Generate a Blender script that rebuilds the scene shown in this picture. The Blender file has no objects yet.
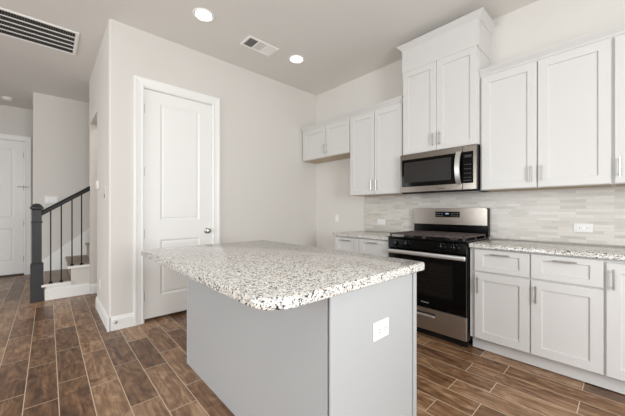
import bpy, bmesh, math, random
from mathutils import Vector, Matrix
random.seed(7)
SC = bpy.context.scene
COL = SC.collection

# ------------------------------------------------------------------ camera
cam_d = bpy.data.cameras.new('camera')
cam = bpy.data.objects.new('camera', cam_d)
COL.objects.link(cam)
cam.location = (3.415, -3.23, 1.175)
cam.rotation_euler = (math.radians(90), 0, math.radians(47.4))
cam_d.sensor_width = 36
cam_d.lens = 287.5 / 625 * 36
cam_d.shift_y = 3.0 / 625
cam_d.clip_start = 0.02
SC.camera = cam

# ------------------------------------------------------------------ world, daylight, exposure
SC.view_settings.view_transform = 'Standard'
SC.view_settings.look = 'None'
SC.view_settings.gamma = 1
SC.view_settings.use_curve_mapping = False
SC.view_settings.exposure = -0.62
SC.cycles.max_bounces = 12
SC.cycles.diffuse_bounces = 8
SC.cycles.glossy_bounces = 6
world = bpy.data.worlds.new('daylight_sky')
SC.world = world
world.use_nodes = True
world.node_tree.nodes['Background'].inputs[0].default_value = (0.86, 0.93, 1.0, 1)
world.node_tree.nodes['Background'].inputs[1].default_value = 1.0


def window_light(name, loc, rot, sx, sy, power, col):
    l = bpy.data.lights.new(name, 'AREA')
    l.shape = 'RECTANGLE'
    l.size, l.size_y, l.energy, l.color = sx, sy, power, col
    o = bpy.data.objects.new(name, l)
    COL.objects.link(o)
    o.location, o.rotation_euler = loc, rot
    return o


R90 = math.radians(90)
DAY = (0.92, 0.965, 1.0)
BACK_WINDOWS = [(-2.45, -1.75), (0.4, 2.2), (2.9, 4.7)]      # x ranges in the wall behind the camera
SIDE_WINDOWS = [(-5.3, -4.1), (-3.35, -2.05)]                # y ranges in the wall to the right
WIN_Z = (0.1, 2.4)
SIDE_Z = (0.95, 2.4)
for (a, b), p in zip(BACK_WINDOWS, (20, 158, 45)):
    window_light('window_daylight', ((a + b) / 2, -6.97, 1.25), (R90, 0, 0), b - a, 2.3, p, DAY)
for (a, b), p in zip(SIDE_WINDOWS, (32, 190)):
    window_light('window_daylight', (5.47, (a + b) / 2, 1.675), (R90, 0, R90), b - a, 1.45, p, DAY)

# ------------------------------------------------------------------ materials


def srgb(r, g, b):
    def c(v):
        v /= 255
        return v / 12.92 if v <= .04045 else ((v + .055) / 1.055) ** 2.4
    return (c(r), c(g), c(b), 1)


def new_mat(name):
    m = bpy.data.materials.new(name)
    m.use_nodes = True
    nt = m.node_tree
    return m, nt, nt.nodes['Principled BSDF']


def paint(name, rgb, rough=.5, metal=0, spec=.5, bump=0, bscale=300, coat=0, vary=0):
    m, nt, b = new_mat(name)
    b.inputs['Base Color'].default_value = srgb(*rgb)
    b.inputs['Roughness'].default_value = rough
    b.inputs['Metallic'].default_value = metal
    b.inputs['Specular IOR Level'].default_value = spec
    b.inputs['Coat Weight'].default_value = coat
    tc = nt.nodes.new('ShaderNodeTexCoord')
    if vary:
        n = nt.nodes.new('ShaderNodeTexNoise')
        n.inputs['Scale'].default_value = 3
        nt.links.new(tc.outputs['Object'], n.inputs['Vector'])
        mx = nt.nodes.new('ShaderNodeMix')
        mx.data_type = 'RGBA'
        c = srgb(*rgb)
        mx.inputs[6].default_value = tuple(x * (1 - vary) for x in c[:3]) + (1,)
        mx.inputs[7].default_value = tuple(min(1, x * (1 + vary)) for x in c[:3]) + (1,)
        nt.links.new(n.outputs['Fac'], mx.inputs[0])
        nt.links.new(mx.outputs[2], b.inputs['Base Color'])
    if bump:
        n = nt.nodes.new('ShaderNodeTexNoise')
        n.inputs['Scale'].default_value = bscale
        nt.links.new(tc.outputs['Object'], n.inputs['Vector'])
        bp = nt.nodes.new('ShaderNodeBump')
        bp.inputs['Strength'].default_value = bump
        bp.inputs['Distance'].default_value = .002
        nt.links.new(n.outputs['Fac'], bp.inputs['Height'])
        nt.links.new(bp.outputs[0], b.inputs['Normal'])
    return m


def ramp(nt, stops, const=False):
    r = nt.nodes.new('ShaderNodeValToRGB')
    el = r.color_ramp.elements
    while len(el) > 1:
        el.remove(el[0])
    el[0].position, el[0].color = stops[0]
    for p, c in stops[1:]:
        e = el.new(p)
        e.color = c
    if const:
        r.color_ramp.interpolation = 'CONSTANT'
    return r


def math_node(nt, op, a, b=None):
    n = nt.nodes.new('ShaderNodeMath')
    n.operation = op
    for i, v in enumerate((a, b)):
        if v is None:
            continue
        if isinstance(v, (int, float)):
            n.inputs[i].default_value = v
        else:
            nt.links.new(v, n.inputs[i])
    return n.outputs[0]


def floor_material():
    m, nt, b = new_mat('wood_look_tile')
    L = nt.links.new
    tc = nt.nodes.new('ShaderNodeTexCoord')
    mp = nt.nodes.new('ShaderNodeMapping')
    mp.inputs['Location'].default_value = (-.2, 3.34, 0)
    L(tc.outputs['Object'], mp.inputs[0])
    br = nt.nodes.new('ShaderNodeTexBrick')
    br.offset = .669
    br.offset_frequency = 2
    br.squash = 1
    br.inputs['Scale'].default_value = 1
    br.inputs['Brick Width'].default_value = .605
    br.inputs['Row Height'].default_value = .158
    br.inputs['Mortar Size'].default_value = .0027
    br.inputs['Mortar Smooth'].default_value = .3
    br.inputs['Color1'].default_value = (0, 0, 0, 1)
    br.inputs['Color2'].default_value = (1, 1, 1, 1)
    br.inputs['Mortar'].default_value = (.5, .5, .5, 1)
    L(mp.outputs[0], br.inputs['Vector'])
    sep = nt.nodes.new('ShaderNodeSeparateXYZ')
    L(mp.outputs[0], sep.inputs[0])
    cmb = nt.nodes.new('ShaderNodeCombineXYZ')
    tint = nt.nodes.new('ShaderNodeSeparateColor')
    L(br.outputs['Color'], tint.inputs[0])
    t = tint.outputs[0]
    L(math_node(nt, 'MULTIPLY', sep.outputs[0], 2.2), cmb.inputs[0])
    L(math_node(nt, 'MULTIPLY', sep.outputs[1], 26), cmb.inputs[1])
    L(math_node(nt, 'MULTIPLY', t, 37), cmb.inputs[2])
    n1 = nt.nodes.new('ShaderNodeTexNoise')
    n1.inputs['Scale'].default_value = 1.0
    n1.inputs['Detail'].default_value = 8
    n1.inputs['Roughness'].default_value = .62
    n1.inputs['Distortion'].default_value = 1.2
    L(cmb.outputs[0], n1.inputs['Vector'])
    cmb2 = nt.nodes.new('ShaderNodeCombineXYZ')
    L(math_node(nt, 'MULTIPLY', sep.outputs[0], 4.5), cmb2.inputs[0])
    L(math_node(nt, 'MULTIPLY', sep.outputs[1], 10), cmb2.inputs[1])
    L(math_node(nt, 'MULTIPLY', t, 91), cmb2.inputs[2])
    n2 = nt.nodes.new('ShaderNodeTexNoise')
    n2.inputs['Scale'].default_value = 1.0
    n2.inputs['Detail'].default_value = 5
    n2.inputs['Distortion'].default_value = 2.2
    L(cmb2.outputs[0], n2.inputs['Vector'])
    v = math_node(nt, 'ADD', math_node(nt, 'MULTIPLY', n1.outputs['Fac'], .48),
                  math_node(nt, 'MULTIPLY', n2.outputs['Fac'], .52))
    v = math_node(nt, 'ADD', v, math_node(nt, 'MULTIPLY', math_node(nt, 'SUBTRACT', t, .5), .2))
    r = ramp(nt, [(.3, srgb(70, 45, 28)), (.43, srgb(108, 77, 52)), (.55, srgb(138, 104, 75)), (.7, srgb(180, 147, 115))])
    L(v, r.inputs[0])
    mx = nt.nodes.new('ShaderNodeMix')
    mx.data_type = 'RGBA'
    L(br.outputs['Fac'], mx.inputs[0])
    L(r.outputs[0], mx.inputs[6])
    mx.inputs[7].default_value = srgb(200, 182, 160)
    L(mx.outputs[2], b.inputs['Base Color'])
    b.inputs['Roughness'].default_value = .34
    b.inputs['Specular IOR Level'].default_value = .5
    bp = nt.nodes.new('ShaderNodeBump')
    bp.inputs['Strength'].default_value = .25
    bp.inputs['Distance'].default_value = .003
    h = math_node(nt, 'SUBTRACT', math_node(nt, 'MULTIPLY', n1.outputs['Fac'], .3), br.outputs['Fac'])
    L(h, bp.inputs['Height'])
    L(bp.outputs[0], b.inputs['Normal'])
    return m


def granite_material():
    m, nt, b = new_mat('speckled_granite')
    L = nt.links.new
    tc = nt.nodes.new('ShaderNodeTexCoord')
    nz = nt.nodes.new('ShaderNodeTexNoise')
    nz.inputs['Scale'].default_value = 60
    L(tc.outputs['Object'], nz.inputs['Vector'])
    add = nt.nodes.new('ShaderNodeMix')
    add.data_type = 'RGBA'
    add.blend_type = 'LINEAR_LIGHT'
    add.inputs[0].default_value = .004
    L(tc.outputs['Object'], add.inputs[6])
    L(nz.outputs['Color'], add.inputs[7])

    def vor(scale):
        v = nt.nodes.new('ShaderNodeTexVoronoi')
        v.inputs['Scale'].default_value = scale
        L(add.outputs[2], v.inputs['Vector'])
        s = nt.nodes.new('ShaderNodeSeparateColor')
        L(v.outputs['Color'], s.inputs[0])
        return s
    a = vor(165)
    W, G, D, T, P = srgb(217, 215, 211), srgb(158, 157, 154), srgb(50, 49, 50), srgb(186, 170, 152), srgb(212, 206, 197)
    r1 = ramp(nt, [(0, D), (.15, G), (.34, T), (.47, P), (.72, W)], True)
    L(a.outputs[0], r1.inputs[0])
    c = vor(270)
    r2 = ramp(nt, [(0, D), (.17, G), (.38, P), (.66, W)], True)
    L(c.outputs[1], r2.inputs[0])
    big = nt.nodes.new('ShaderNodeTexNoise')
    big.inputs['Scale'].default_value = 30
    L(tc.outputs['Object'], big.inputs['Vector'])
    sel = math_node(nt, 'GREATER_THAN', big.outputs['Fac'], .5)
    mx = nt.nodes.new('ShaderNodeMix')
    mx.data_type = 'RGBA'
    L(sel, mx.inputs[0])
    L(r1.outputs[0], mx.inputs[6])
    L(r2.outputs[0], mx.inputs[7])
    L(mx.outputs[2], b.inputs['Base Color'])
    b.inputs['Roughness'].default_value = .13
    return m


def mosaic_material():
    m, nt, b = new_mat('marble_strip_mosaic')
    L = nt.links.new
    tc = nt.nodes.new('ShaderNodeTexCoord')
    sep = nt.nodes.new('ShaderNodeSeparateXYZ')
    L(tc.outputs['Object'], sep.inputs[0])
    cmb = nt.nodes.new('ShaderNodeCombineXYZ')
    L(sep.outputs[0], cmb.inputs[0])
    L(sep.outputs[2], cmb.inputs[1])
    br = nt.nodes.new('ShaderNodeTexBrick')
    br.offset, br.offset_frequency = .37, 3
    br.squash, br.squash_frequency = .7, 2
    br.inputs['Scale'].default_value = 1
    br.inputs['Brick Width'].default_value = .16
    br.inputs['Row Height'].default_value = .0254
    br.inputs['Mortar Size'].default_value = .0008
    br.inputs['Color1'].default_value = (0, 0, 0, 1)
    br.inputs['Color2'].default_value = (1, 1, 1, 1)
    L(cmb.outputs[0], br.inputs['Vector'])
    t = nt.nodes.new('ShaderNodeSeparateColor')
    L(br.outputs['Color'], t.inputs[0])
    cm2 = nt.nodes.new('ShaderNodeCombineXYZ')
    L(math_node(nt, 'MULTIPLY', sep.outputs[0], 9), cm2.inputs[0])
    L(math_node(nt, 'MULTIPLY', sep.outputs[2], 60), cm2.inputs[1])
    L(math_node(nt, 'MULTIPLY', t.outputs[0], 50), cm2.inputs[2])
    n = nt.nodes.new('ShaderNodeTexNoise')
    n.inputs['Scale'].default_value = 1
    n.inputs['Detail'].default_value = 4
    L(cm2.outputs[0], n.inputs['Vector'])
    v = math_node(nt, 'ADD', math_node(nt, 'MULTIPLY', t.outputs[0], .65), math_node(nt, 'MULTIPLY', n.outputs['Fac'], .4))
    r = ramp(nt, [(.1, srgb(182, 177, 167)), (.4, srgb(197, 192, 183)), (.65, srgb(205, 200, 192)), (.95, srgb(214, 210, 203))])
    L(v, r.inputs[0])
    mx = nt.nodes.new('ShaderNodeMix')
    mx.data_type = 'RGBA'
    L(br.outputs['Fac'], mx.inputs[0])
    L(r.outputs[0], mx.inputs[6])
    mx.inputs[7].default_value = srgb(192, 188, 180)
    L(mx.outputs[2], b.inputs['Base Color'])
    b.inputs['Roughness'].default_value = .28
    bp = nt.nodes.new('ShaderNodeBump')
    bp.inputs['Strength'].default_value = .3
    bp.inputs['Distance'].default_value = .002
    L(math_node(nt, 'SUBTRACT', t.outputs[0], br.outputs['Fac']), bp.inputs['Height'])
    L(bp.outputs[0], b.inputs['Normal'])
    return m


def steel_material(lo=.17, hi=.27, name='brushed_stainless', rgb=(146, 138, 130)):
    m, nt, b = new_mat(name)
    L = nt.links.new
    tc = nt.nodes.new('ShaderNodeTexCoord')
    mp = nt.nodes.new('ShaderNodeMapping')
    mp.inputs['Scale'].default_value = (4, 4, 700)
    L(tc.outputs['Object'], mp.inputs[0])
    n = nt.nodes.new('ShaderNodeTexNoise')
    n.inputs['Scale'].default_value = 1
    L(mp.outputs[0], n.inputs['Vector'])
    r = nt.nodes.new('ShaderNodeMapRange')
    r.inputs['To Min'].default_value = lo
    r.inputs['To Max'].default_value = hi
    L(n.outputs['Fac'], r.inputs['Value'])
    L(r.outputs[0], b.inputs['Roughness'])
    b.inputs['Base Color'].default_value = srgb(*rgb)
    b.inputs['Metallic'].default_value = 1
    return m


def emit(name, rgb, strength):
    m, nt, b = new_mat(name)
    b.inputs['Base Color'].default_value = srgb(*rgb)
    b.inputs['Emission Color'].default_value = srgb(*rgb)
    b.inputs['Emission Strength'].default_value = strength
    return m


M = dict(
    floor=floor_material(), granite=granite_material(), mosaic=mosaic_material(), steel=steel_material(), steel_soft=steel_material(.42, .52, 'soft_brushed_stainless', (176, 163, 152)),
    wall=paint('wall_paint', (213, 209, 203), .85, bump=.05),
    ceiling=paint('ceiling_paint', (221, 218, 213), .9, bump=.05),
    trim=paint('white_trim_paint', (236, 235, 232), .4),
    cabinet=paint('white_cabinet_paint', (205, 203, 200), .38),
    inside=paint('cabinet_underside_board', (190, 172, 150), .6),
    island=paint('light_grey_island_paint', (174, 175, 175), .45),
    nickel=paint('brushed_nickel', (188, 186, 182), .3, metal=1),
    chrome=paint('polished_chrome', (225, 225, 226), .12, metal=1),
    black=paint('black_enamel', (8, 8, 8), .12, spec=.12),
    glass=paint('black_oven_glass', (7, 6, 6), .06, spec=.25),
    window=paint('dark_viewing_glass', (22, 18, 16), .08, spec=.25),
    mw_window=paint('dark_mesh_viewing_glass', (42, 39, 37), .3, spec=.25),
    satin=paint('satin_aluminium', (215, 213, 210), .38, metal=.85),
    iron=paint('cast_iron', (74, 64, 60), .42),
    darkgrey=paint('dark_grey_plastic', (20, 20, 20), .45, spec=.3),
    charcoal=paint('charcoal_painted_wood', (50, 50, 51), .45, spec=.35),
    railblack=paint('black_stained_rail', (15, 14, 14), .4, spec=.3),
    ironblack=paint('black_wrought_iron', (14, 14, 15), .55, spec=.3),
    carpet=paint('taupe_carpet', (170, 158, 147), .95, bump=1, bscale=500, vary=.15),
    plastic=paint('white_plastic', (226, 225, 222), .4),
    slot=paint('dark_slot', (42, 40, 38), .6),
    ventdark=paint('dark_duct_interior', (30, 30, 30), .9),
    ventgrey=paint('vent_enamel', (240, 239, 236), .5),
    louver=paint('grey_louver_enamel', (112, 109, 104), .5),
    threshold=paint('bronze_threshold', (70, 58, 48), .5),
    lens=emit('lit_lamp_lens', (255, 246, 232), 6),
    display=emit('lit_display', (150, 175, 215), .5),
    mark=paint('grey_printed_marking', (150, 150, 152), .5),
    dimmark=paint('dim_grey_printed_marking', (92, 92, 96), .5),
    logo=paint('light_grey_printed_logo', (190, 190, 190), .4),
)

# ------------------------------------------------------------------ mesh helpers
ORG = {}


class MB:
    def __init__(self):
        self.bm = bmesh.new()

    def face(self, vs):
        try:
            return self.bm.faces.new(vs)
        except ValueError:
            return None

    def box(self, x0, x1, y0, y1, z0, z1, bev=0, seg=1):
        r = bmesh.ops.create_cube(self.bm, size=1)
        vs = r['verts']
        for v in vs:
            v.co = Vector(((x0 + x1) / 2 + v.co.x * (x1 - x0), (y0 + y1) / 2 + v.co.y * (y1 - y0), (z0 + z1) / 2 + v.co.z * (z1 - z0)))
        if bev:
            ed = list({e for v in vs for e in v.link_edges})
            bmesh.ops.bevel(self.bm, geom=ed, offset=bev, segments=seg, affect='EDGES', profile=.5)
        return self

    def loft(self, rings, cap=True, close=True):
        rr = [[self.bm.verts.new(p) for p in ring] for ring in rings]
        n = len(rr[0])
        for a, b in zip(rr, rr[1:]):
            for i in range(n if close else n - 1):
                j = (i + 1) % n
                self.face([a[i], a[j], b[j], b[i]])
        if cap:
            self.face(rr[0][::-1])
            self.face(rr[-1])
        return self

    def tube(self, pts, r, n=10):
        pts = [Vector(p) for p in pts]
        rings = []
        for i, p in enumerate(pts):
            d = (pts[min(i + 1, len(pts) - 1)] - pts[max(i - 1, 0)]).normalized()
            up = Vector((0, 0, 1)) if abs(d.z) < .9 else Vector((1, 0, 0))
            a = d.cross(up).normalized()
            b = d.cross(a)
            rings.append([p + (a * math.cos(t) + b * math.sin(t)) * r for t in [2 * math.pi * k / n for k in range(n)]])
        return self.loft(rings)

    def lathe(self, base, axis, prof, n=24):
        base, axis = Vector(base), Vector(axis).normalized()
        up = Vector((0, 0, 1)) if abs(axis.z) < .9 else Vector((1, 0, 0))
        a = axis.cross(up).normalized()
        b = axis.cross(a)
        rings = [[base + axis * h + (a * math.cos(t) + b * math.sin(t)) * r for t in [2 * math.pi * k / n for k in range(n)]] for r, h in prof]
        return self.loft(rings)

    def slab(self, x0, x1, y0, y1, radii, prof):
        """rounded rectangle lofted through (inset, z); radii at (x0y0, x1y0, x1y1, x0y1)"""
        rings = []
        for ins, z in prof:
            ring = []
            for (cx, cy, sx, sy, a0), r in zip(((x0, y0, 1, 1, 180), (x1, y0, -1, 1, 270), (x1, y1, -1, -1, 0), (x0, y1, 1, -1, 90)), radii):
                r = max(r, .0101)
                ox, oy = cx + sx * r, cy + sy * r
                for k in range(9):
                    t = math.radians(a0 + 90 * k / 8)
                    ring.append((ox + (r - ins) * math.cos(t), oy + (r - ins) * math.sin(t), z))
            rings.append(ring)
        return self.loft(rings)

    def panel(self, f, u0, u1, v0, v1, t, panels, prof, ch=.0015):
        """a door leaf: f maps (u, v, w) to a point, w = outwards; panels are rectangles cut in by prof [(inset, dw)]"""
        V = lambda u, v, w: self.bm.verts.new(f(u, v, w))
        R = lambda a, b, c, d, w: [V(a, c, w), V(b, c, w), V(b, d, w), V(a, d, w)]
        rings = [R(u0, u1, v0, v1, 0), R(u0, u1, v0, v1, t - ch), R(u0 + ch, u1 - ch, v0 + ch, v1 - ch, t)]
        self.face(rings[0][::-1])
        for a, b in zip(rings, rings[1:]):
            for i in range(4):
                self.face([a[i], a[(i + 1) % 4], b[(i + 1) % 4], b[i]])
        us = sorted({u0 + ch, u1 - ch} | {p[0] for p in panels} | {p[1] for p in panels})
        vs = sorted({v0 + ch, v1 - ch} | {p[2] for p in panels} | {p[3] for p in panels})
        for a, b in zip(us, us[1:]):
            for c, d in zip(vs, vs[1:]):
                mu, mv = (a + b) / 2, (c + d) / 2
                if any(p[0] < mu < p[1] and p[2] < mv < p[3] for p in panels):
                    continue
                self.face(R(a, b, c, d, t))
        for p in panels:
            rg = [R(p[0] + i, p[1] - i, p[2] + i, p[3] - i, t + w) for i, w in [(0, 0)] + prof]
            for a, b in zip(rg, rg[1:]):
                for i in range(4):
                    self.face([a[i], a[(i + 1) % 4], b[(i + 1) % 4], b[i]])
            self.face(rg[-1])
        return self

    def build(self, name, mat, parent=None, smooth=False, label=None):
        o = None
        org = ORG.get(parent.name, Vector((0, 0, 0))) if parent else Vector((0, 0, 0))
        bmesh.ops.remove_doubles(self.bm, verts=self.bm.verts[:], dist=1e-6)
        bmesh.ops.recalc_face_normals(self.bm, faces=self.bm.faces[:])
        for v in self.bm.verts:
            v.co -= org
        me = bpy.data.meshes.new(name)
        self.bm.to_mesh(me)
        self.bm.free()
        me.materials.append(M[mat])
        if smooth:
            for p in me.polygons:
                p.use_smooth = True
            try:
                me.set_sharp_from_angle(angle=math.radians(35))
            except Exception:
                pass
        o = bpy.data.objects.new(name, me)
        COL.objects.link(o)
        if parent:
            o.parent = parent
            ORG[o.name] = org
        if label:
            o['label'] = label
        return o


def tag(o, label, cat, group=None, kind=None):
    o['label'], o['category'] = label, cat
    if group:
        o['group'] = group
    if kind:
        o['kind'] = kind
    return o


def root(name, loc, label, cat, group=None, kind=None):
    o = bpy.data.objects.new(name, None)
    COL.objects.link(o)
    o.location = loc
    o.empty_display_size = .1
    ORG[o.name] = Vector(loc)
    return tag(o, label, cat, group, kind)


def B(name, mat, parent, *boxes, bev=0, label=None):
    m = MB()
    for b in boxes:
        m.box(*b, bev=bev)
    return m.build(name, mat, parent, label=label)


def struct(o, label, cat):
    return tag(o, label, cat, kind='structure')


def text(name, body, parent, loc, rot, size, mat):
    c = bpy.data.curves.new(name, 'FONT')
    c.body = body
    c.size = size
    c.shear = .25
    c.extrude = .0003
    c.align_x = 'CENTER'
    c.materials.append(M[mat])
    tmp = bpy.data.objects.new('lettering', c)
    me = bpy.data.meshes.new_from_object(tmp)
    bpy.data.objects.remove(tmp)
    bpy.data.curves.remove(c)
    o = bpy.data.objects.new(name, me)
    COL.objects.link(o)
    o.parent = parent
    o.location = Vector(loc) - ORG[parent.name]
    o.rotation_euler = rot
    return o


H = 3.06
FY = lambda y0: (lambda u, v, w: (u, y0 - w, v))           # faces -y
FX = lambda x0: (lambda u, v, w: (x0 + w, u, v))           # faces +x
SHAKER = [(.0015, -.007), (.003, -.009)]

# ------------------------------------------------------------------ room shell
struct(B('floor', 'floor', None, (-4.3, 5.6, -7.1, .15, -.1, 0)), 'brown wood-look plank tile floor with pale grout lines', 'floor')
struct(B('ceiling', 'ceiling', None, (-4.3, 5.6, -7.1, .15, H, H + .1)), 'plain off-white painted ceiling over kitchen and hall', 'ceiling')
struct(B('wall_range', 'wall', None, (-.12, 5.6, 0, .12, 0, H)), 'beige wall behind the range and the white cabinets', 'wall')

DY0, DY1, DZ1 = -2.495, -1.752, 2.478                      # pantry door opening
w = MB()
arc = [(-.02 + .02 * math.cos(t), -2.77 + .02 * math.sin(t)) for t in [math.radians(-90 + 90 * k / 8) for k in range(9)]]
poly = [(0, DY0), (-.12, DY0), (-.12, -2.79)] + arc
w.loft([[(x, y, 0) for x, y in poly], [(x, y, H) for x, y in poly]])
w.box(-.12, 0, DY1, 0, 0, H)
w.box(-.12, 0, DY0, DY1, DZ1, H)
struct(w.build('wall_pantry', 'wall', None, smooth=True), 'pale beige wall holding the tall white pantry door', 'wall')
OPX0, OPX1, OPZ = -1.72, -.945, 2.40                       # cased-free opening towards the passage
struct(B('wall_hall', 'wall', None, (OPX1, -.12, -2.79, -2.67, 0, H), (OPX0, OPX1, -2.79, -2.67, OPZ, H)),
       'short beige hall wall with thermostat, switches and open passage', 'wall')
struct(B('wall_stair', 'wall', None, (-1.85, -1.72, -2.79, .12, 0, H)), 'cream wall enclosing the upper stairs beyond the passage opening', 'wall')
struct(B('wall_passage', 'wall', None, (-.945, -.825, -2.67, -.9, 0, H), (-1.72, -.945, -1.02, -.9, 0, H)), 'inner wall of the passage behind the pantry', 'wall')
g = MB()
arc = [(-2.95 + .02 * math.cos(t), -3.386 + .02 * math.sin(t)) for t in [math.radians(-90 + 90 * k / 8) for k in range(9)]]
poly = [(-2.93, 0.12), (-3.05, 0.12), (-3.05, -3.406)] + arc
g.loft([[(x, y, 0) for x, y in poly], [(x, y, H) for x, y in poly]])
struct(g.build('wall_grey', 'wall', None, smooth=True), 'shaded greige wall behind the stair railing', 'wall')
FD0, FD1, FDZ = -4.465, -3.55, 2.44
struct(B('wall_front', 'wall', None, (-4.2, -4.08, FD1, .12, 0, H), (-4.2, -4.08, -7.1, FD0, 0, H), (-4.2, -4.08, FD0, FD1, FDZ + .02, H)),
       'beige foyer wall around the white front door', 'wall')
w = MB()
xs = [-4.2] + [v for r in BACK_WINDOWS for v in r] + [5.5]
for a, b in zip(xs[::2], xs[1::2]):
    w.box(a, b, -7.12, -7, 0, H)
for a, b in BACK_WINDOWS:
    w.box(a, b, -7.12, -7, 0, WIN_Z[0])
    w.box(a, b, -7.12, -7, WIN_Z[1], H)
struct(w.build('wall_behind', 'wall', None), 'beige wall with three tall windows behind the camera', 'wall')
w = MB()
ys = [-7.12] + [v for r in SIDE_WINDOWS for v in r] + [.12]
for a, b in zip(ys[::2], ys[1::2]):
    w.box(5.5, 5.62, a, b, 0, H)
for a, b in SIDE_WINDOWS:
    w.box(5.5, 5.62, a, b, 0, SIDE_Z[0])
    w.box(5.5, 5.62, a, b, SIDE_Z[1], H)
struct(w.build('wall_side', 'wall', None), 'beige wall with two windows right of the camera', 'wall')


def window_frame(n, along_x, a, b, p):
    m = MB()
    z0, z1 = WIN_Z if along_x else SIDE_Z

    def bx(u0, u1, c0, c1):
        if along_x:
            m.box(u0, u1, p - .05, p, c0, c1)
        else:
            m.box(p, p + .05, u0, u1, c0, c1)
    bx(a, a + .05, z0, z1)
    bx(b - .05, b, z0, z1)
    bx(a, b, z0, z0 + .05)
    bx(a, b, z1 - .05, z1)
    bx(a, b, (z0 + z1) / 2 - .025, (z0 + z1) / 2 + .025)
    bx((a + b) / 2 - .02, (a + b) / 2 + .02, z0, z1)
    struct(m.build('window_%d' % n, 'trim', None), ('left white window', 'middle white window', 'right white window', 'farther white side window', 'nearer white side window')[n - 1] + ' of the living area behind the camera', 'window')


for i, (a, b) in enumerate(BACK_WINDOWS):
    window_frame(i + 1, True, a, b, -7.03)
for i, (a, b) in enumerate(SIDE_WINDOWS):
    window_frame(i + 4, False, a, b, 5.53)

# baseboards: stepped profile swept along a straight run
BBH = .135


def baseboard(name, runs, label):
    m = MB()
    prof = [(0, 0), (.016, 0), (.016, BBH - .03), (.012, BBH - .018), (.010, BBH - .006), (.005, BBH), (0, BBH)]
    for (xa, ya), (xb, yb), (nx, ny) in runs:
        m.loft([[(xa + nx * d, ya + ny * d, z) for d, z in prof], [(xb + nx * d, yb + ny * d, z) for d, z in prof]])
    struct(m.build(name, 'trim', None), label, 'baseboard')


CW = .088                                                   # casing width
baseboard('baseboard_pantry', [((0, -2.782), (0, DY0 - CW + .006), (1, 0)), ((0, DY1 + CW - .006), (0, 0), (1, 0))], 'white baseboard along the pantry door wall')
baseboard('baseboard_hall', [((.016, -2.79), (OPX1, -2.79, ), (0, -1))], 'white baseboard under the thermostat on hall wall')
baseboard('baseboard_range', [((0, 0), (.95, 0), (0, -1))], 'white baseboard in the refrigerator space')
baseboard('baseboard_front', [((-4.08, FD1 + CW), (-4.08, -.1), (1, 0)), ((-4.08, -7), (-4.08, FD0 - CW), (1, 0))], 'white baseboard beside the front door')
baseboard('baseboard_stair', [((-1.72, -2.79), (-1.72, -1.02), (1, 0))], 'white baseboard inside the passage opening')


def casing(name, x, y0, y1, z1, label):
    """moulded door casing on a wall facing +x, around an opening y0..y1, top z1"""
    prof = [(0, 0), (0, .012), (.012, .016), (.02, .012), (.055, .016), (.07, .02), (CW, .02), (CW, 0)]   # (distance from opening, thickness)
    m = MB()
    rings = []
    for (cy, cz, sy, sz) in ((y0, 0, -1, 0), (y0, z1, -1, 1), (y1, z1, 1, 1), (y1, 0, 1, 0)):
        rings.append([(x + t, cy + sy * d, cz + sz * d) for d, t in prof])
    m.loft(rings)
    # jamb lining
    m.box(x - .12, x + .002, y0, y0 + .008, 0, z1)
    m.box(x - .12, x + .002, y1 - .008, y1, 0, z1)
    m.box(x - .12, x + .002, y0, y1, z1 - .008, z1)
    struct(m.build(name, 'trim', None), label, 'door trim')


casing('trim_1', 0, DY0, DY1, DZ1, 'white moulded casing around the pantry door')
casing('trim_2', -4.08, FD0, FD1, FDZ + .02, 'white casing around the front door')

MOULD = [(.012, -.006), (.022, -.009), (.034, -.004), (.05, -.0035)]


def hinge_part(parent, x, y, z, mat='nickel'):
    m = MB()
    m.tube([(x, y, z - .045), (x, y, z + .045)],   .005, 8)
    m.tube([(x, y, z + .045), (x, y, z + .052)], .004, 8)
    return m.build('hinge', mat, parent, label='metal hinge')


def knob_part(parent, x, y, z):
    m = MB()
    m.lathe((x, y, z), (1, 0, 0), [(.033, 0), (.033, .004), (.028, .008), (.012, .012), (.011, .03), (.02, .036), (.028, .045), (.030, .054), (.026, .063), (.014, .068), (.001, .069)], 20)
    return m.build('knob', 'nickel', parent, smooth=True, label='round satin nickel knob')


d = root('door_1', (-.035, (DY0 + DY1) / 2, 0), 'tall white two-panel pantry door with nickel knob', 'door', kind='structure')
MB().panel(FX(-.05), DY0 + .011, DY1 - .011, .032, DZ1 - .011, .035,
           [(-2.332, -1.902, 1.075, 2.345), (-2.332, -1.902, .262, .865)], MOULD).build('leaf', 'trim', d)
for z in (2.25, 1.59, .93, .275):
    hinge_part(d, -.006, DY0 + .009, z)
knob_part(d, -.015, -1.815, .938)

d = root('door_2', (-4.1, (FD0 + FD1) / 2, 0), 'white panelled front door at the end of the foyer', 'door', kind='structure')
MB().panel(FX(-4.125), FD0 + .011, FD1 - .011, .03, FDZ + .008, .04,
           [(-4.33, -3.685, 1.05, 2.3), (-4.33, -3.685, .25, .86)], MOULD).build('leaf', 'trim', d)
B('threshold', 'threshold', d, (-4.2, -4.05, FD0 + .009, FD1 - .009, 0, .025), bev=.004, label='dark bronze threshold')
for z in (2.2, 1.6, .95, .3):
    hinge_part(d, -4.076, FD1 - .012, z)
m = MB()
m.tube([(-4.07, FD1 - .012, 1.615), (-4.0, FD1 - .085, 1.615)], .006, 8)
m.tube([(-4.07, FD1 - .012, 1.615), (-4.02, FD1 + .05, 1.615)], .006, 8)
m.build('hinge_stop', 'nickel', d, label='hinge pin door stop')

# backsplash
struct(B('trim_3', 'mosaic', None, (.975, 4.2, -.009, 0, .91, 1.385)), 'pale grey marble strip mosaic backsplash', 'backsplash')

# ------------------------------------------------------------------ kitchen cabinets


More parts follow.
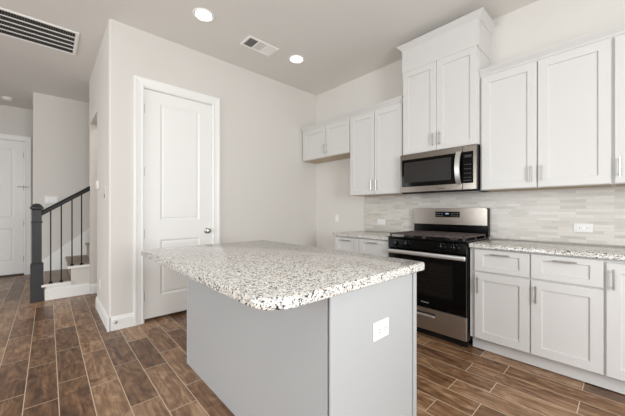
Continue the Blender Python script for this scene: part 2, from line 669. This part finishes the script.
def pull(parent, p0, p1, out, name='handle'):
    """bar pull between two points, standing off by vector out"""
    p0, p1, out = Vector(p0), Vector(p1), Vector(out)
    d = (p1 - p0).normalized()
    m = MB()
    m.tube([p0 + out, p1 + out], .0052, 10)
    for q in (p0 + d * .016, p1 - d * .016):
        m.tube([q, q + out], .0045, 8)
    return m.build(name, 'nickel', parent, smooth=True, label='brushed nickel bar pull')


def vpull(parent, x, y, z0, z1):
    return pull(parent, (x, y, z0), (x, y, z1), (0, -.025, 0))


def hpull(parent, xc, y, z, ln=.128):
    return pull(parent, (xc - ln / 2, y, z), (xc + ln / 2, y, z), (0, -.025, 0))


def shaker(parent, name, x0, x1, z0, z1, yb, fr=.062):
    f = fr if (z1 - z0) > .3 else min(fr, .042)
    return MB().panel(FY(yb), x0, x1, z0, z1, .019, [(x0 + fr, x1 - fr, z0 + f, z1 - f)], SHAKER).build(name, 'cabinet', parent)


def crown(parent, x0, x1, yf, z0, z1, outs, left=1, right=1, proj=.045):
    m = MB()
    h = z1 - z0
    prof = [(.0, 0), (.004, 0), (.006, .15), (.016, .3), (.03, .55), (.85, .8), (.95, .86), (1, .9), (1, 1)]
    prof = [(0, 0), (.15, 0), (.18, .18), (.3, .3), (.6, .55), (.85, .78), (.88, .84), (1, .86), (1, 1)]
    rings = []
    for o, t in prof:
        o *= proj
        rings.append([(x0 - o * left, 0, z0 + h * t), (x0 - o * left, yf - o, z0 + h * t), (x1 + o * right, yf - o, z0 + h * t), (x1 + o * right, 0, z0 + h * t)])
    m.loft(rings)
    return m.build('crown', 'cabinet', parent)


def upper(label, x0, x1, yf, z0, z1, doors, handles, zc=(2.4, 2.455), left=1, right=1, zh=None, proj=.04):
    t = root('wall_cabinet', ((x0 + x1) / 2, 0, z0), label, 'cabinet', 'white shaker wall cabinets')
    B('carcass', 'cabinet', t, (x0, x1, yf, 0, z0, zc[0]), bev=.001)
    B('underside', 'inside', t, (x0 + .012, x1 - .012, yf + .012, -.012, z0 - .002, z0 + .004))
    for a, b in doors:
        dr = shaker(t, 'door', a, b, z0 + .004, z1, yf)
        for hx in handles:
            if a < hx < b:
                vpull(dr, hx, yf - .019, z0 + .05, z0 + .05 + .128)
    if zc[1] > zc[0]:
        crown(t, x0, x1, yf, zc[0], zc[1], 1, left, right, proj)
    return t


upper('short white two-door wall cabinet above the empty refrigerator space', .012, .977, -.31, 1.945, 2.385, [(.05, .531), (.539, .968)], (.507, .563), left=0, right=0)
upper('white two-door wall cabinet left of the microwave', .981, 1.742, -.31, 1.375, 2.385, [(.988, 1.359), (1.366, 1.736)], (1.33, 1.395), left=0, right=0)
upper('white two-door wall cabinet right of the microwave', 2.515, 3.3560, -.31, 1.365, 2.385, [(2.531, 2.932), (2.940, 3.347)], (2.895, 2.962), left=0, right=0)
upper('white wall cabinet cut off by the right picture edge', 3.3562, 4.25, -.31, 1.365, 2.385, [(3.366, 3.79), (3.797, 4.24)], (3.390, 4.2), left=0, right=1)
t = upper('tall stepped-up white cabinet above the microwave, crown near ceiling', 1.752, 2.513, -.34, 1.785, 2.685,
          [(1.762, 2.1305), (2.1335, 2.505)], (2.098, 2.166), zc=(2.922, 2.985), proj=.05)
B('frieze', 'cabinet', t, (1.752, 2.513, -.358, -.34, 2.6865, 2.925), (2.513, 2.517, -.358, -.002, 2.66, 2.925), bev=.001)
B('side_trim', 'cabinet', t, (2.513, 2.519, -.03, -.001, 2.45, 2.9), bev=.001)

CZ = .870


def base_unit(label, x0, x1, fronts, yf=-.59, x_left_filler=None):
    t = root('base_cabinet', ((x0 + x1) / 2, -.3, 0), label, 'cabinet', 'white shaker base cabinets')
    B('carcass', 'cabinet', t, (x0, x1, yf, -.012, .114, CZ), bev=.001)
    B('toe_kick', 'cabinet', t, (x0, x1, yf + .06, yf + .075, .007, .114))
    B('plinth', 'slot', t, (x0 + .002, x1 - .002, yf + .085, -.012, 0, .114))  # dark colour stands in for the shadow gap under the toe kick
    for kind, a, b, z0, z1, hk in fronts:
        f = shaker(t, kind, a, b, z0, z1, yf)
        if kind == 'drawer':
            hpull(f, (a + b) / 2, yf - .019, (z0 + z1) / 2 + .058)
        else:
            vpull(f, hk, yf - .019, z1 - .165, z1 - .037)
    return t


def two_bay(x0, x1, xm, hl, hr):
    return [('drawer', x0, xm - .004, .68, .858, 0), ('drawer', xm + .004, x1, .68, .858, 0),
            ('door', x0, xm - .004, .122, .667, hl), ('door', xm + .004, x1, .122, .667, hr)]


base_unit('white base cabinet with two drawers left of the range', .972, 1.748, two_bay(.98, 1.74, 1.348, 1.31, 1.39))
base_unit('white base cabinet with two drawers right of the range', 2.524, 3.328, two_bay(2.563, 3.321, 2.94, 2.592, 2.975))
base_unit('white base cabinet with full-height door at right picture edge', 3.3282, 4.2, [('door', 3.334, 3.76, .122, .845, 3.366), ('door', 3.768, 4.19, .122, .845, 4.15)])

EDGE = [(.004, CZ), (0, CZ + .004), (0, CZ + .027), (.003, CZ + .033), (.009, CZ + .036)]
tag(MB().slab(.955, 1.748, -.635, -.0095, (.012, .012, .012, .012), EDGE).build('countertop', 'granite', None, smooth=True),
    'speckled granite countertop left of the range', 'countertop')
tag(MB().slab(2.524, 4.2, -.635, -.0095, (.012, .012, .012, .012), EDGE).build('countertop', 'granite', None, smooth=True),
    'speckled granite countertop right of the range', 'countertop')

# ------------------------------------------------------------------ island
IX0, IX1, IY0, IY1 = 1.133, 2.657, -2.441, -1.78
t = root('kitchen_island', ((IX0 + IX1) / 2, (IY0 + IY1) / 2, 0), 'light grey kitchen island base in the middle of floor', 'island')
B('body', 'island', t, (IX0 + .006, IX1 - .012, IY0 + .012, IY1, 0, CZ - .005))
B('seating_panel', 'island', t, (IX0, IX1 - .016, IY0, IY0 + .012, 0, CZ - .005), bev=.001)
B('end_panel', 'island', t, (IX1 - .012, IX1 - .004, IY0 + .034, IY1 - .034, 0, CZ - .005), bev=.001)
B('corner_trim', 'island', t, (IX1 - .008, IX1 + .003, IY0 - .001, IY0 + .03, 0, CZ - .005), bev=.002)
B('corner_trim', 'island', t, (IX1 - .008, IX1 + .003, IY1 - .03, IY1 + .002, 0, CZ - .005), bev=.002)
B('corner_trim', 'island', t, (IX0 - .004, IX0 + .012, IY0 - .003, IY0 + .004, 0, CZ - .005), bev=.002)
tag(MB().slab(1.135, 2.704, -2.755, -1.755, (.02, .11, .03, .02), [(.004, CZ - .005), (0, CZ - .001)] + EDGE[2:]).build('countertop', 'granite', None, smooth=True),
    'large speckled granite island countertop with rounded corners', 'countertop')

# ------------------------------------------------------------------ range
RX0, RX1 = 1.766, 2.514
t = root('gas_range', ((RX0 + RX1) / 2, -.35, 0), 'stainless and black freestanding gas range between base cabinets', 'range')
B('body', 'darkgrey', t, (RX0, RX1, -.612, -.03, .07, .895))
B('cooktop', 'black', t, (RX0 - .002, RX1 + .002, -.655, -.06, .897, .918), bev=.005)
m = MB()
f0 = [(RX0, -.612, .803), (RX0, -.646, .803), (RX0, -.654, .81), (RX0, -.646, .893), (RX0, -.612, .893)]
m.loft([f0, [(RX1, y, z) for _, y, z in f0]])
m.build('control_fascia', 'black', t)
for x in (1.86, 1.975, 2.315, 2.425):
    k = MB()
    n = Vector((0, -1, .12)).normalized()
    k.lathe((x, -.653, .852), n, [(.024, 0), (.024, .006), (.019, .009), (.017, .022), (.014, .026), (.001, .0262)], 20)
    k = k.build('burner_knob', 'black', t, smooth=True)
    B('pointer', 'mark', k, (x - .0015, x + .0015, -.6807, -.6785, .858, .871), label='pale pointer line')
    for a in (-75, -25, 25, 75):
        r = math.radians(a)
        cx, cz = x + .033 * math.sin(r), .852 + .033 * math.cos(r)
        B('dial_mark', 'mark', t, (cx - .003, cx + .003, -.6592 + (cz - .852) * .12 + .004, -.6532 + (cz - .852) * .12 - .002, cz - .0012, cz + .0012), label='grey dial marking')
# burners and grates
for x, y in ((1.93, -.49), (1.93, -.22), (2.34, -.49), (2.34, -.22)):
    bn = MB().lathe((x, y, .918), (0, 0, 1), [(.05, 0), (.05, .006), (.036, .008), (.036, .014), (.034, .018), (.001, .019)], 20)
    bn.build('burner', 'iron', t, smooth=True)
for x0, x1 in ((1.775, 2.132), (2.138, 2.495)):
    gr = MB()
    y0, y1, z0, z1, b_ = -.635, -.085, .938, .952, .012
    for yy in (y0, y1 - b_):
        gr.box(x0, x1, yy, yy + b_, z0, z1, bev=.002)
    for xx in (x0, x1 - b_):
        gr.box(xx, xx + b_, y0, y1, z0, z1, bev=.002)
    gr.box(x0, x1, (y0 + y1) / 2 - .006, (y0 + y1) / 2 + .006, z0, z1, bev=.002)
    xm = (x0 + x1) / 2
    gr.box(xm - .006, xm + .006, y0, y1, z0, z1, bev=.002)
    for yc in (-.49, -.22):
        for k in (-.09, .09):
            gr.box(x0, x1, yc + k - .005, yc + k + .005, z0, z1, bev=.002)
        gr.box(x0, x1, yc - .005, yc + .005, z0, z1, bev=.002)
    for xx in (x0 + .08, x1 - .08):
        gr.box(xx - .005, xx + .005, y0, y1, z0, z1, bev=.002)
    for xx in (x0, x1 - b_):
        for yy in (y0, y1 - b_, (y0 + y1) / 2):
            gr.box(xx, xx + b_, yy, yy + b_, .918, z0)
    gr.build('grate', 'iron', t, label='cast iron grate')
# backguard
bg = MB()
x0, x1, z0, z1, r = 1.742, 2.506, 1.03, 1.207, .018
ring = [(x0, z0), (x1, z0)] + [(x1 - r + r * math.cos(a), z1 - r + r * math.sin(a)) for a in [math.radians(k * 15) for k in range(7)]] + \
       [(x0 + r + r * math.cos(a), z1 - r + r * math.sin(a)) for a in [math.radians(90 + k * 15) for k in range(7)]]
bg.loft([[(x, -.072, z) for x, z in ring], [(x, -.078, z * 0 + z0 + (z - z0) * .985 + .001) for x, z in [((x0 + x1) / 2 + (x - (x0 + x1) / 2) * .994, z) for x, z in ring]]])
bgo = bg.build('backguard', 'steel', t, label='stainless backguard')
B('backguard_base', 'black', t, (1.738, 2.511, -.07, -.012, .918, 1.202), bev=.003)
dp = B('display', 'glass', bgo, (1.995, 2.25, -.081, -.077, 1.108, 1.168), bev=.001, label='dark control panel with clock display')
for i in range(2):
    for k in range(6):
        bx_ = (2.008 + k * .026 if k < 3 else 2.165 + (k - 3) * .028)
        B('button', 'mark', bgo, (bx_, bx_ + .013, -.0816, -.0808, 1.122 + i * .024, 1.126 + i * .024), label='small pale button marking')
B('clock', 'display', bgo, (2.105, 2.14, -.0817, -.0808, 1.141, 1.152), label='lit blue clock readout')
# oven door
od = MB().box(RX0 + .003, RX1 - .003, -.645, -.614, .278, .799, bev=.004).build('oven_door', 'glass', t, label='black glass oven door')
B('oven_window', 'window', od, (1.87, 2.40, -.6462, -.644, .40, .70))
for z in (.47, .54, .61):
    B('oven_rack', 'darkgrey', od, (1.89, 2.38, -.6468, -.646, z, z + .003), label='faint rack seen through the window')
m = MB()
m.box(RX0 + .010, RX1 + .001, -.683, -.661, .753, .793, bev=.0105, seg=4)
for x in (RX0 + .03, RX1 - .05):
    m.box(x, x + .02, -.663, -.644, .760, .785)
m.build('oven_handle', 'satin', od, smooth=True, label='flat stainless oven door handle')
text('logo', 'Whirlpool', od, (2.148, -.6455, .322), (R90, 0, 0), .018, 'logo')
dw = B('storage_drawer', 'steel_soft', t, (RX0 + .003, RX1 - .003, -.642, -.614, .072, .27), bev=.003)
m = MB()
m.box(2.03, 2.245, -.662, -.654, .200, .222, bev=.003)
m.box(2.03, 2.245, -.656, -.641, .206, .211)
m.build('drawer_handle', 'satin', dw)
B('handle_recess', 'slot', dw, (2.03, 2.245, -.6432, -.6415, .212, .236))
for x in (RX0 + .05, RX1 - .05):
    for y in (-.58, -.1):
        MB().lathe((x, y, 0), (0, 0, 1), [(.02, 0), (.02, .012), (.012, .016), (.012, .075)], 14).build('foot', 'darkgrey', t)
B('plinth', 'darkgrey', t, (RX0 + .01, RX1 - .01, -.59, -.57, .01, .075))

# ------------------------------------------------------------------ microwave
MX0, MX1, MZ0, MZ1 = 1.749, 2.512, 1.372, 1.782
t = root('microwave', ((MX0 + MX1) / 2, -.2, MZ0), 'stainless over-the-range microwave with dark glass door', 'microwave')
B('body', 'darkgrey', t, (MX0 + .002, MX1 - .002, -0.3690, -.011, MZ0 - .008, MZ1), bev=.002)
dr = B('door', 'steel', t, (MX0, 2.389, -0.3960, -0.3700, MZ0, MZ1 - .002), bev=.004)
B('door_glass', 'glass', dr, (MX0 + .022, 2.389, -0.3985, -0.3940, 1.432, 1.722), bev=.001, label='black glass front')
B('viewing_window', 'mw_window', dr, (MX0 + .05, 2.29, -0.3996, -0.3975, 1.475, 1.69), label='grey mesh viewing window')
cp = B('control_side', 'steel', t, (2.391, MX1, -0.3960, -0.3700, MZ0, MZ1 - .002), bev=.004)
B('control_panel', 'glass', cp, (2.391, 2.484, -0.3985, -0.3940, 1.432, 1.722), bev=.001, label='black keypad panel')
B('display', 'slot', cp, (2.41, 2.47, -0.3996, -0.3980, 1.668, 1.692), label='dim readout window')
for i in range(4):
    for k in range(3):
        B('keypad_button', 'dimmark', cp, (2.412 + k * .021, 2.42 + k * .021, -0.3993, -0.3980, 1.48 + i * .04, 1.486 + i * .04), label='small grey keypad marking')
for k in range(4):
    B('keypad_button', 'dimmark', cp, (2.405 + k * .018, 2.414 + k * .018, -0.3993, -0.3980, 1.453, 1.459), label='small grey keypad marking')
h = MB()
rings = []
for k in range(13):
    s = k / 12
    z = 1.425 + .305 * s
    y = -.400 - .045 * math.sin(math.pi * s) ** .7
    x = 2.337
    rings.append([(x, y, z), (x + .004, y - .008, z), (x + .042, y - .008, z), (x + .046, y, z)])
h.loft(rings)
h.build('handle', 'satin', dr, smooth=True, label='bowed bright chrome handle')
B('vent_grille', 'black', t, (MX0 + .02, MX1 - .02, -.36, -.05, MZ0 - .014, MZ0 - .006), bev=.002)
text('logo', 'Whirlpool', dr, (2.19, -0.3965, 1.392), (R90, 0, 0), .02, 'slot')

# ------------------------------------------------------------------ stairs
SX0, SX1 = -2.93, -1.745
t = root('staircase', (-2.3, -3.0, 0), 'carpeted staircase with white stringer rising behind the railing', 'staircase', kind='structure')
RISE, RUN, Y0 = .208, .258, -3.275
for i in range(5):
    ya, yb = Y0 + RUN * i, Y0 + RUN * (i + 1)
    z = RISE * (i + 1)
    x1 = SX1 - .055 if i < 2 else -1.853
    st = MB()
    st.box(SX0 + .016, x1, ya + .02, yb + .03, z - RISE, z - .032)
    st.box(SX0 + .016, x1, ya - .004, yb + .02, z - .034, z, bev=.012, seg=2)
    st.build('carpeted_step', 'carpet', t, label='taupe carpeted step')
    if i < 2:
        e = MB()
        e.box(x1, SX1 + .008 - .01, ya + .02, yb + .02 if i == 0 else -2.792, 0, z - .03)
        e.build('stringer', 'trim' if i == 0 else 'wall', t)
        e = MB()
        e.box(x1 - .002, SX1 + .032, ya - .02, yb + .02 if i == 0 else -2.792, z - .03, z, bev=.006, seg=2)
        e.build('tread_cap', 'trim', t)
B('skirt_board', 'trim', t, (SX1 - .003, SX1 + .02, Y0 + .012, -2.792, 0, .135), (SX1 - .003, SX1 + .012, Y0 + .012, -2.792, .135, .15), bev=.002)
m = MB()
sk = [(-3.30, .0), (-3.30, .38), (-3.24, .43), (-2.0, 1.45), (-2.0, 0)]
m.loft([[(-2.93, y, z) for y, z in sk], [(-2.914, y, z) for y, z in sk]])
m.build('wall_skirt', 'trim', t, label='white sloping skirt board against the wall')

t = root('stair_railing', (-1.785, -3.05, 0), 'dark stair railing with square newel post and black balusters', 'railing')
nx, ny = -1.785, -3.337
m = MB()
m.box(nx - .065, nx + .065, ny - .062, ny + .062, 0, .48, bev=.003)
m.slab(nx - .065, nx + .065, ny - .062, ny + .062, (.003,) * 4, [(0, .478), (.0, .49), (.006, .50), (.010, .503)]) if False else None
m.loft([[(nx - a, ny - a, z), (nx + a, ny - a, z), (nx + a, ny + a, z), (nx - a, ny + a, z)] for a, z in ((.063, .478), (.058, .49), (.05, .498), (.046, .505))])
m.box(nx - .045, nx + .045, ny - .045, ny + .045, .49, 1.2, bev=.002)
m.box(nx - .054, nx + .054, ny - .054, ny + .054, 1.02, 1.042, bev=.006, seg=2)
m.loft([[(nx - a, ny - a, z), (nx + a, ny - a, z), (nx + a, ny + a, z), (nx - a, ny + a, z)] for a, z in
        ((.046, 1.185), (.05, 1.195), (.062, 1.20), (.066, 1.207), (.066, 1.222), (.058, 1.232), (.05, 1.238), (.044, 1.252), (.03, 1.266), (.012, 1.272))])
m.build('newel_post', 'charcoal', t, label='charcoal square newel post with cap')
rail = lambda y: 1.148 + (y + 3.298) * .705
m = MB()
hp = [(-.028, -.04), (.028, -.04), (.031, -.012), (.031, .008), (.022, .024), (.008, .03), (-.008, .03), (-.022, .024), (-.031, .008), (-.031, -.012)]
m.loft([[(nx + a, y, rail(y) + b) for a, b in hp] for y in (-3.293, -2.786)])
m.build('handrail', 'railblack', t, smooth=True, label='black sloping handrail')
for y, zb in ((-3.205, .208), (-3.098, .208), (-2.986, .416), (-2.882, .416)):
    m = MB()
    m.box(nx - .007, nx + .007, y - .007, y + .007, zb, rail(y) - .02)
    m.loft([[(nx - a, y - a, z), (nx + a, y - a, z), (nx + a, y + a, z), (nx - a, y + a, z)] for a, z in ((.02, zb), (.02, zb + .012), (.008, zb + .028))])
    m.build('baluster', 'ironblack', t, label='black square iron baluster')

# ------------------------------------------------------------------ ceiling fixtures


def can_light(x, y, label, power=0):
    t = root('recessed_light', (x, y, H), label, 'ceiling light', 'recessed ceiling downlights')
    MB().lathe((x, y, H), (0, 0, -1), [(.098, 0), (.098, .004), (.092, .008), (.083, .006), (.081, .0)], 36).build('trim_ring', 'ventgrey', t, smooth=True)
    MB().lathe((x, y, H - .001), (0, 0, -1), [(.075, 0), (.074, .004), (.001, .0045)], 36).build('lens', 'lens', t, smooth=True, label='glowing white lens')
    if not power:
        return t
    l = bpy.data.lights.new('downlight_glow', 'AREA')
    l.shape, l.size, l.energy, l.color = 'DISK', .14, power, (1, .95, .88)
    o = bpy.data.objects.new('downlight_glow', l)
    COL.objects.link(o)
    o.location = (x, y, H - .012)
    return t


can_light(.672, -2.13, 'round lit downlight nearer the pantry corner, left of vent')
can_light(.655, -.96, 'round lit downlight farther back, right of vent')
can_light(-1.33, -2.0, 'round lit downlight inside the passage', 15)


def register(x0, x1, y0, y1):
    t = root('air_vent', ((x0 + x1) / 2, (y0 + y1) / 2, H), 'small white three-section air vent between the two downlights', 'vent')
    z = H - .008
    fr = .027
    m = MB()
    for b in ((x0, x1, y0, y0 + fr), (x0, x1, y1 - fr, y1), (x0, x0 + fr, y0 + fr, y1 - fr), (x1 - fr, x1, y0 + fr, y1 - fr)):
        m.box(*b, z, H, bev=.002)
    L3 = (y1 - y0 - 2 * fr) / 3
    for k in (1, 2):
        yy = y0 + fr + L3 * k
        m.box(x0 + fr, x1 - fr, yy - .006, yy + .006, z, H)
    m.build('frame', 'ventgrey', t)
    B('duct', 'ventdark', t, (x0 + fr - .004, x1 - fr + .004, y0 + fr - .004, y1 - fr + .004, H - .0012, H - .0004), label='dark duct opening')
    for k, ang in enumerate((50, 12, -38)):
        m = MB()
        ya, yb = y0 + fr + L3 * k + .004, y0 + fr + L3 * (k + 1) - .004
        n = 7
        for i in range(n):
            yc = ya + (yb - ya) * (i + .5) / n
            a = math.radians(ang)
            w_ = (.004, .0065, .0085)[k]
            dy, dz = w_ * math.cos(a), w_ * math.sin(a) * .4
            r0 = [(x0 + fr, yc - dy, H - .0045 - dz), (x0 + fr, yc - dy, H - .0038 - dz), (x0 + fr, yc + dy, H - .0038 + dz), (x0 + fr, yc + dy, H - .0045 + dz)]
            m.loft([r0, [(x1 - fr, b, c) for _, b, c in r0]])
        m.build('louvers', 'ventgrey', t)


register(.475, .69, -1.64, -1.25)

t = root('return_air_grille', (-.785, -3.45, H), 'large dark-slotted return air grille at upper left of ceiling', 'vent')
gx0, gx1, gy0, gy1 = -1.075, -.495, -3.93, -2.985
m = MB()
fr = .03
z = H - .01
for b in ((gx0, gx1, gy0, gy0 + fr), (gx0, gx1, gy1 - fr, gy1), (gx0, gx0 + fr, gy0 + fr, gy1 - fr), (gx1 - fr, gx1, gy0 + fr, gy1 - fr)):
    m.box(*b, z, H, bev=.003)
W5 = (gx1 - gx0 - 2 * fr) / 5
for k in range(1, 5):
    xx = gx0 + fr + W5 * k
    m.box(xx - .006, xx + .006, gy0 + fr, gy1 - fr, z + .001, H)
m.build('frame', 'ventgrey', t)
B('duct', 'ventdark', t, (gx0 + fr - .005, gx1 - fr + .005, gy0 + fr - .005, gy1 - fr + .005, H - .0015, H - .0005), label='dark return duct')
m = MB()
y = gy0 + fr + .006
while y < gy1 - fr:
    m.box(gx0 + fr, gx1 - fr, y - .0025, y + .0025, H - .0065, H - .002)
    y += .019
m.build('louvers', 'louver', t, label='fine slanted louvers')

t = root('smoke_detector', (-3.55, -3.72, H), 'round white smoke detector on the foyer ceiling', 'detector')
MB().lathe((-3.55, -3.72, H), (0, 0, -1), [(.075, 0), (.075, .01), (.068, .014), (.064, .03), (.05, .04), (.02, .042), (.001, .042)], 28).build('housing', 'plastic', t, smooth=True)
MB().lathe((-3.55, -3.72, H - .041), (0, 0, -1), [(.016, 0), (.015, .004), (.001, .005)], 16).build('test_button', 'ventgrey', t, smooth=True)

# ------------------------------------------------------------------ outlets, switches, thermostat


def plate(name, label, cat, f, uc, vc, w_, h_, slots, group=None, paddle=None):
    """f maps (u, v, outwards). slots: list of (du, dv, width, height)"""
    c = f(uc, vc, 0)
    t = root(name, c, label, cat, group)

    def bx(m, u0, u1, v0, v1, a, b, bev=0):
        p, q = f(u0, v0, a), f(u1, v1, b)
        m.box(min(p[0], q[0]), max(p[0], q[0]), min(p[1], q[1]), max(p[1], q[1]), min(p[2], q[2]), max(p[2], q[2]), bev=bev)
    m = MB()
    bx(m, uc - w_ / 2, uc + w_ / 2, vc - h_ / 2, vc + h_ / 2, 0, .006, .002)
    m.build('cover_plate', 'plastic', t)
    for (du, dv, pw, ph) in paddle or []:
        m = MB()
        bx(m, uc + du - pw / 2, uc + du + pw / 2, vc + dv - ph / 2, vc + dv + ph / 2, .005, .0085, .001)
        m.build('receptacle' if cat == 'outlet' else 'rocker', 'trim', t)
    for du, dv, sw, sh in slots or []:
        m = MB()
        bx(m, uc + du - sw / 2, uc + du + sw / 2, vc + dv - sh / 2, vc + dv + sh / 2, .008, .0092)
        m.build('slot', 'slot', t, label='dark slot')
    return t


def hslots():
    s = []
    for du in (-.021, .021):
        s += [(du, .007, .010, .003), (du, -.007, .009, .003), (du + .012, 0, .005, .005)]
    return s


OG = 'wall outlets'
plate('wall_outlet', 'white sideways outlet on backsplash left of the range', 'outlet', FY(-.009), 1.25, 1.03, .118, .072, hslots(), OG, [(0, 0, .07, .034)])
plate('wall_outlet', 'white sideways outlet on backsplash right of the range', 'outlet', FY(-.009), 3.182, 1.037, .118, .072, hslots(), OG, [(0, 0, .07, .034)])
plate('wall_outlet', 'white outlet plate in the empty refrigerator space', 'outlet', FY(0), .455, 1.065, .075, .118, None, OG, [(0, 0, .034, .07)])
vsl = []
for dv in (-.018, .018):
    vsl += [(-.007, dv + .002, .0025, .009), (.007, dv + .002, .0025, .008), (0, dv - .01, .005, .004)]
plate('wall_outlet', 'square white outlet on the end of the island', 'outlet', FX(IX1 - .004), -2.105, .632, .122, .083, hslots(), OG, [(0, -.004, .07, .04)])
FYH = FY(-2.79)
plate('wall_outlet', 'white outlet low on the hall wall', 'outlet', FYH, -.66, .345, .075, .118, None, OG, [(0, 0, .034, .07)])
plate('light_switch', 'lower of two small plates near hall wall corner, dark centre', 'switch', FYH, -.265, 1.335, .075, .065, [(0, 0, .03, .04)], 'light switches')
plate('light_switch', 'upper of two small white plates near hall wall corner', 'switch', FYH, -.265, 1.412, .075, .055, [(0, -.012, .02, .01)], 'light switches')
plate('light_switch', 'white three-gang switch plate on greige wall behind the railing', 'switch', FX(-2.93), -3.19, 1.36, .165, .118, None, 'light switches',
      [(-.046, 0, .032, .066), (0, 0, .032, .066), (.046, 0, .032, .066)])
t = root('thermostat', (-.78, -2.79, 1.48), 'white box thermostat on hall wall beside the opening', 'thermostat')
B('case', 'plastic', t, (-.85, -.71, -2.815, -2.79, 1.43, 1.535), bev=.006)
B('screen', 'ventgrey', t, (-.82, -.76, -2.8165, -2.814, 1.475, 1.515))
t = root('baseboard_cap', (.016, -2.772 + .03, .083), 'small round grey cap on baseboard corner beside pantry door', 'cap')
MB().lathe((.016, -2.742, .08), (1, 0, 0), [(.016, 0), (.016, .006), (.012, .012), (.006, .013), (.001, .013)], 16).build('cap_disc', 'nickel', t, smooth=True)
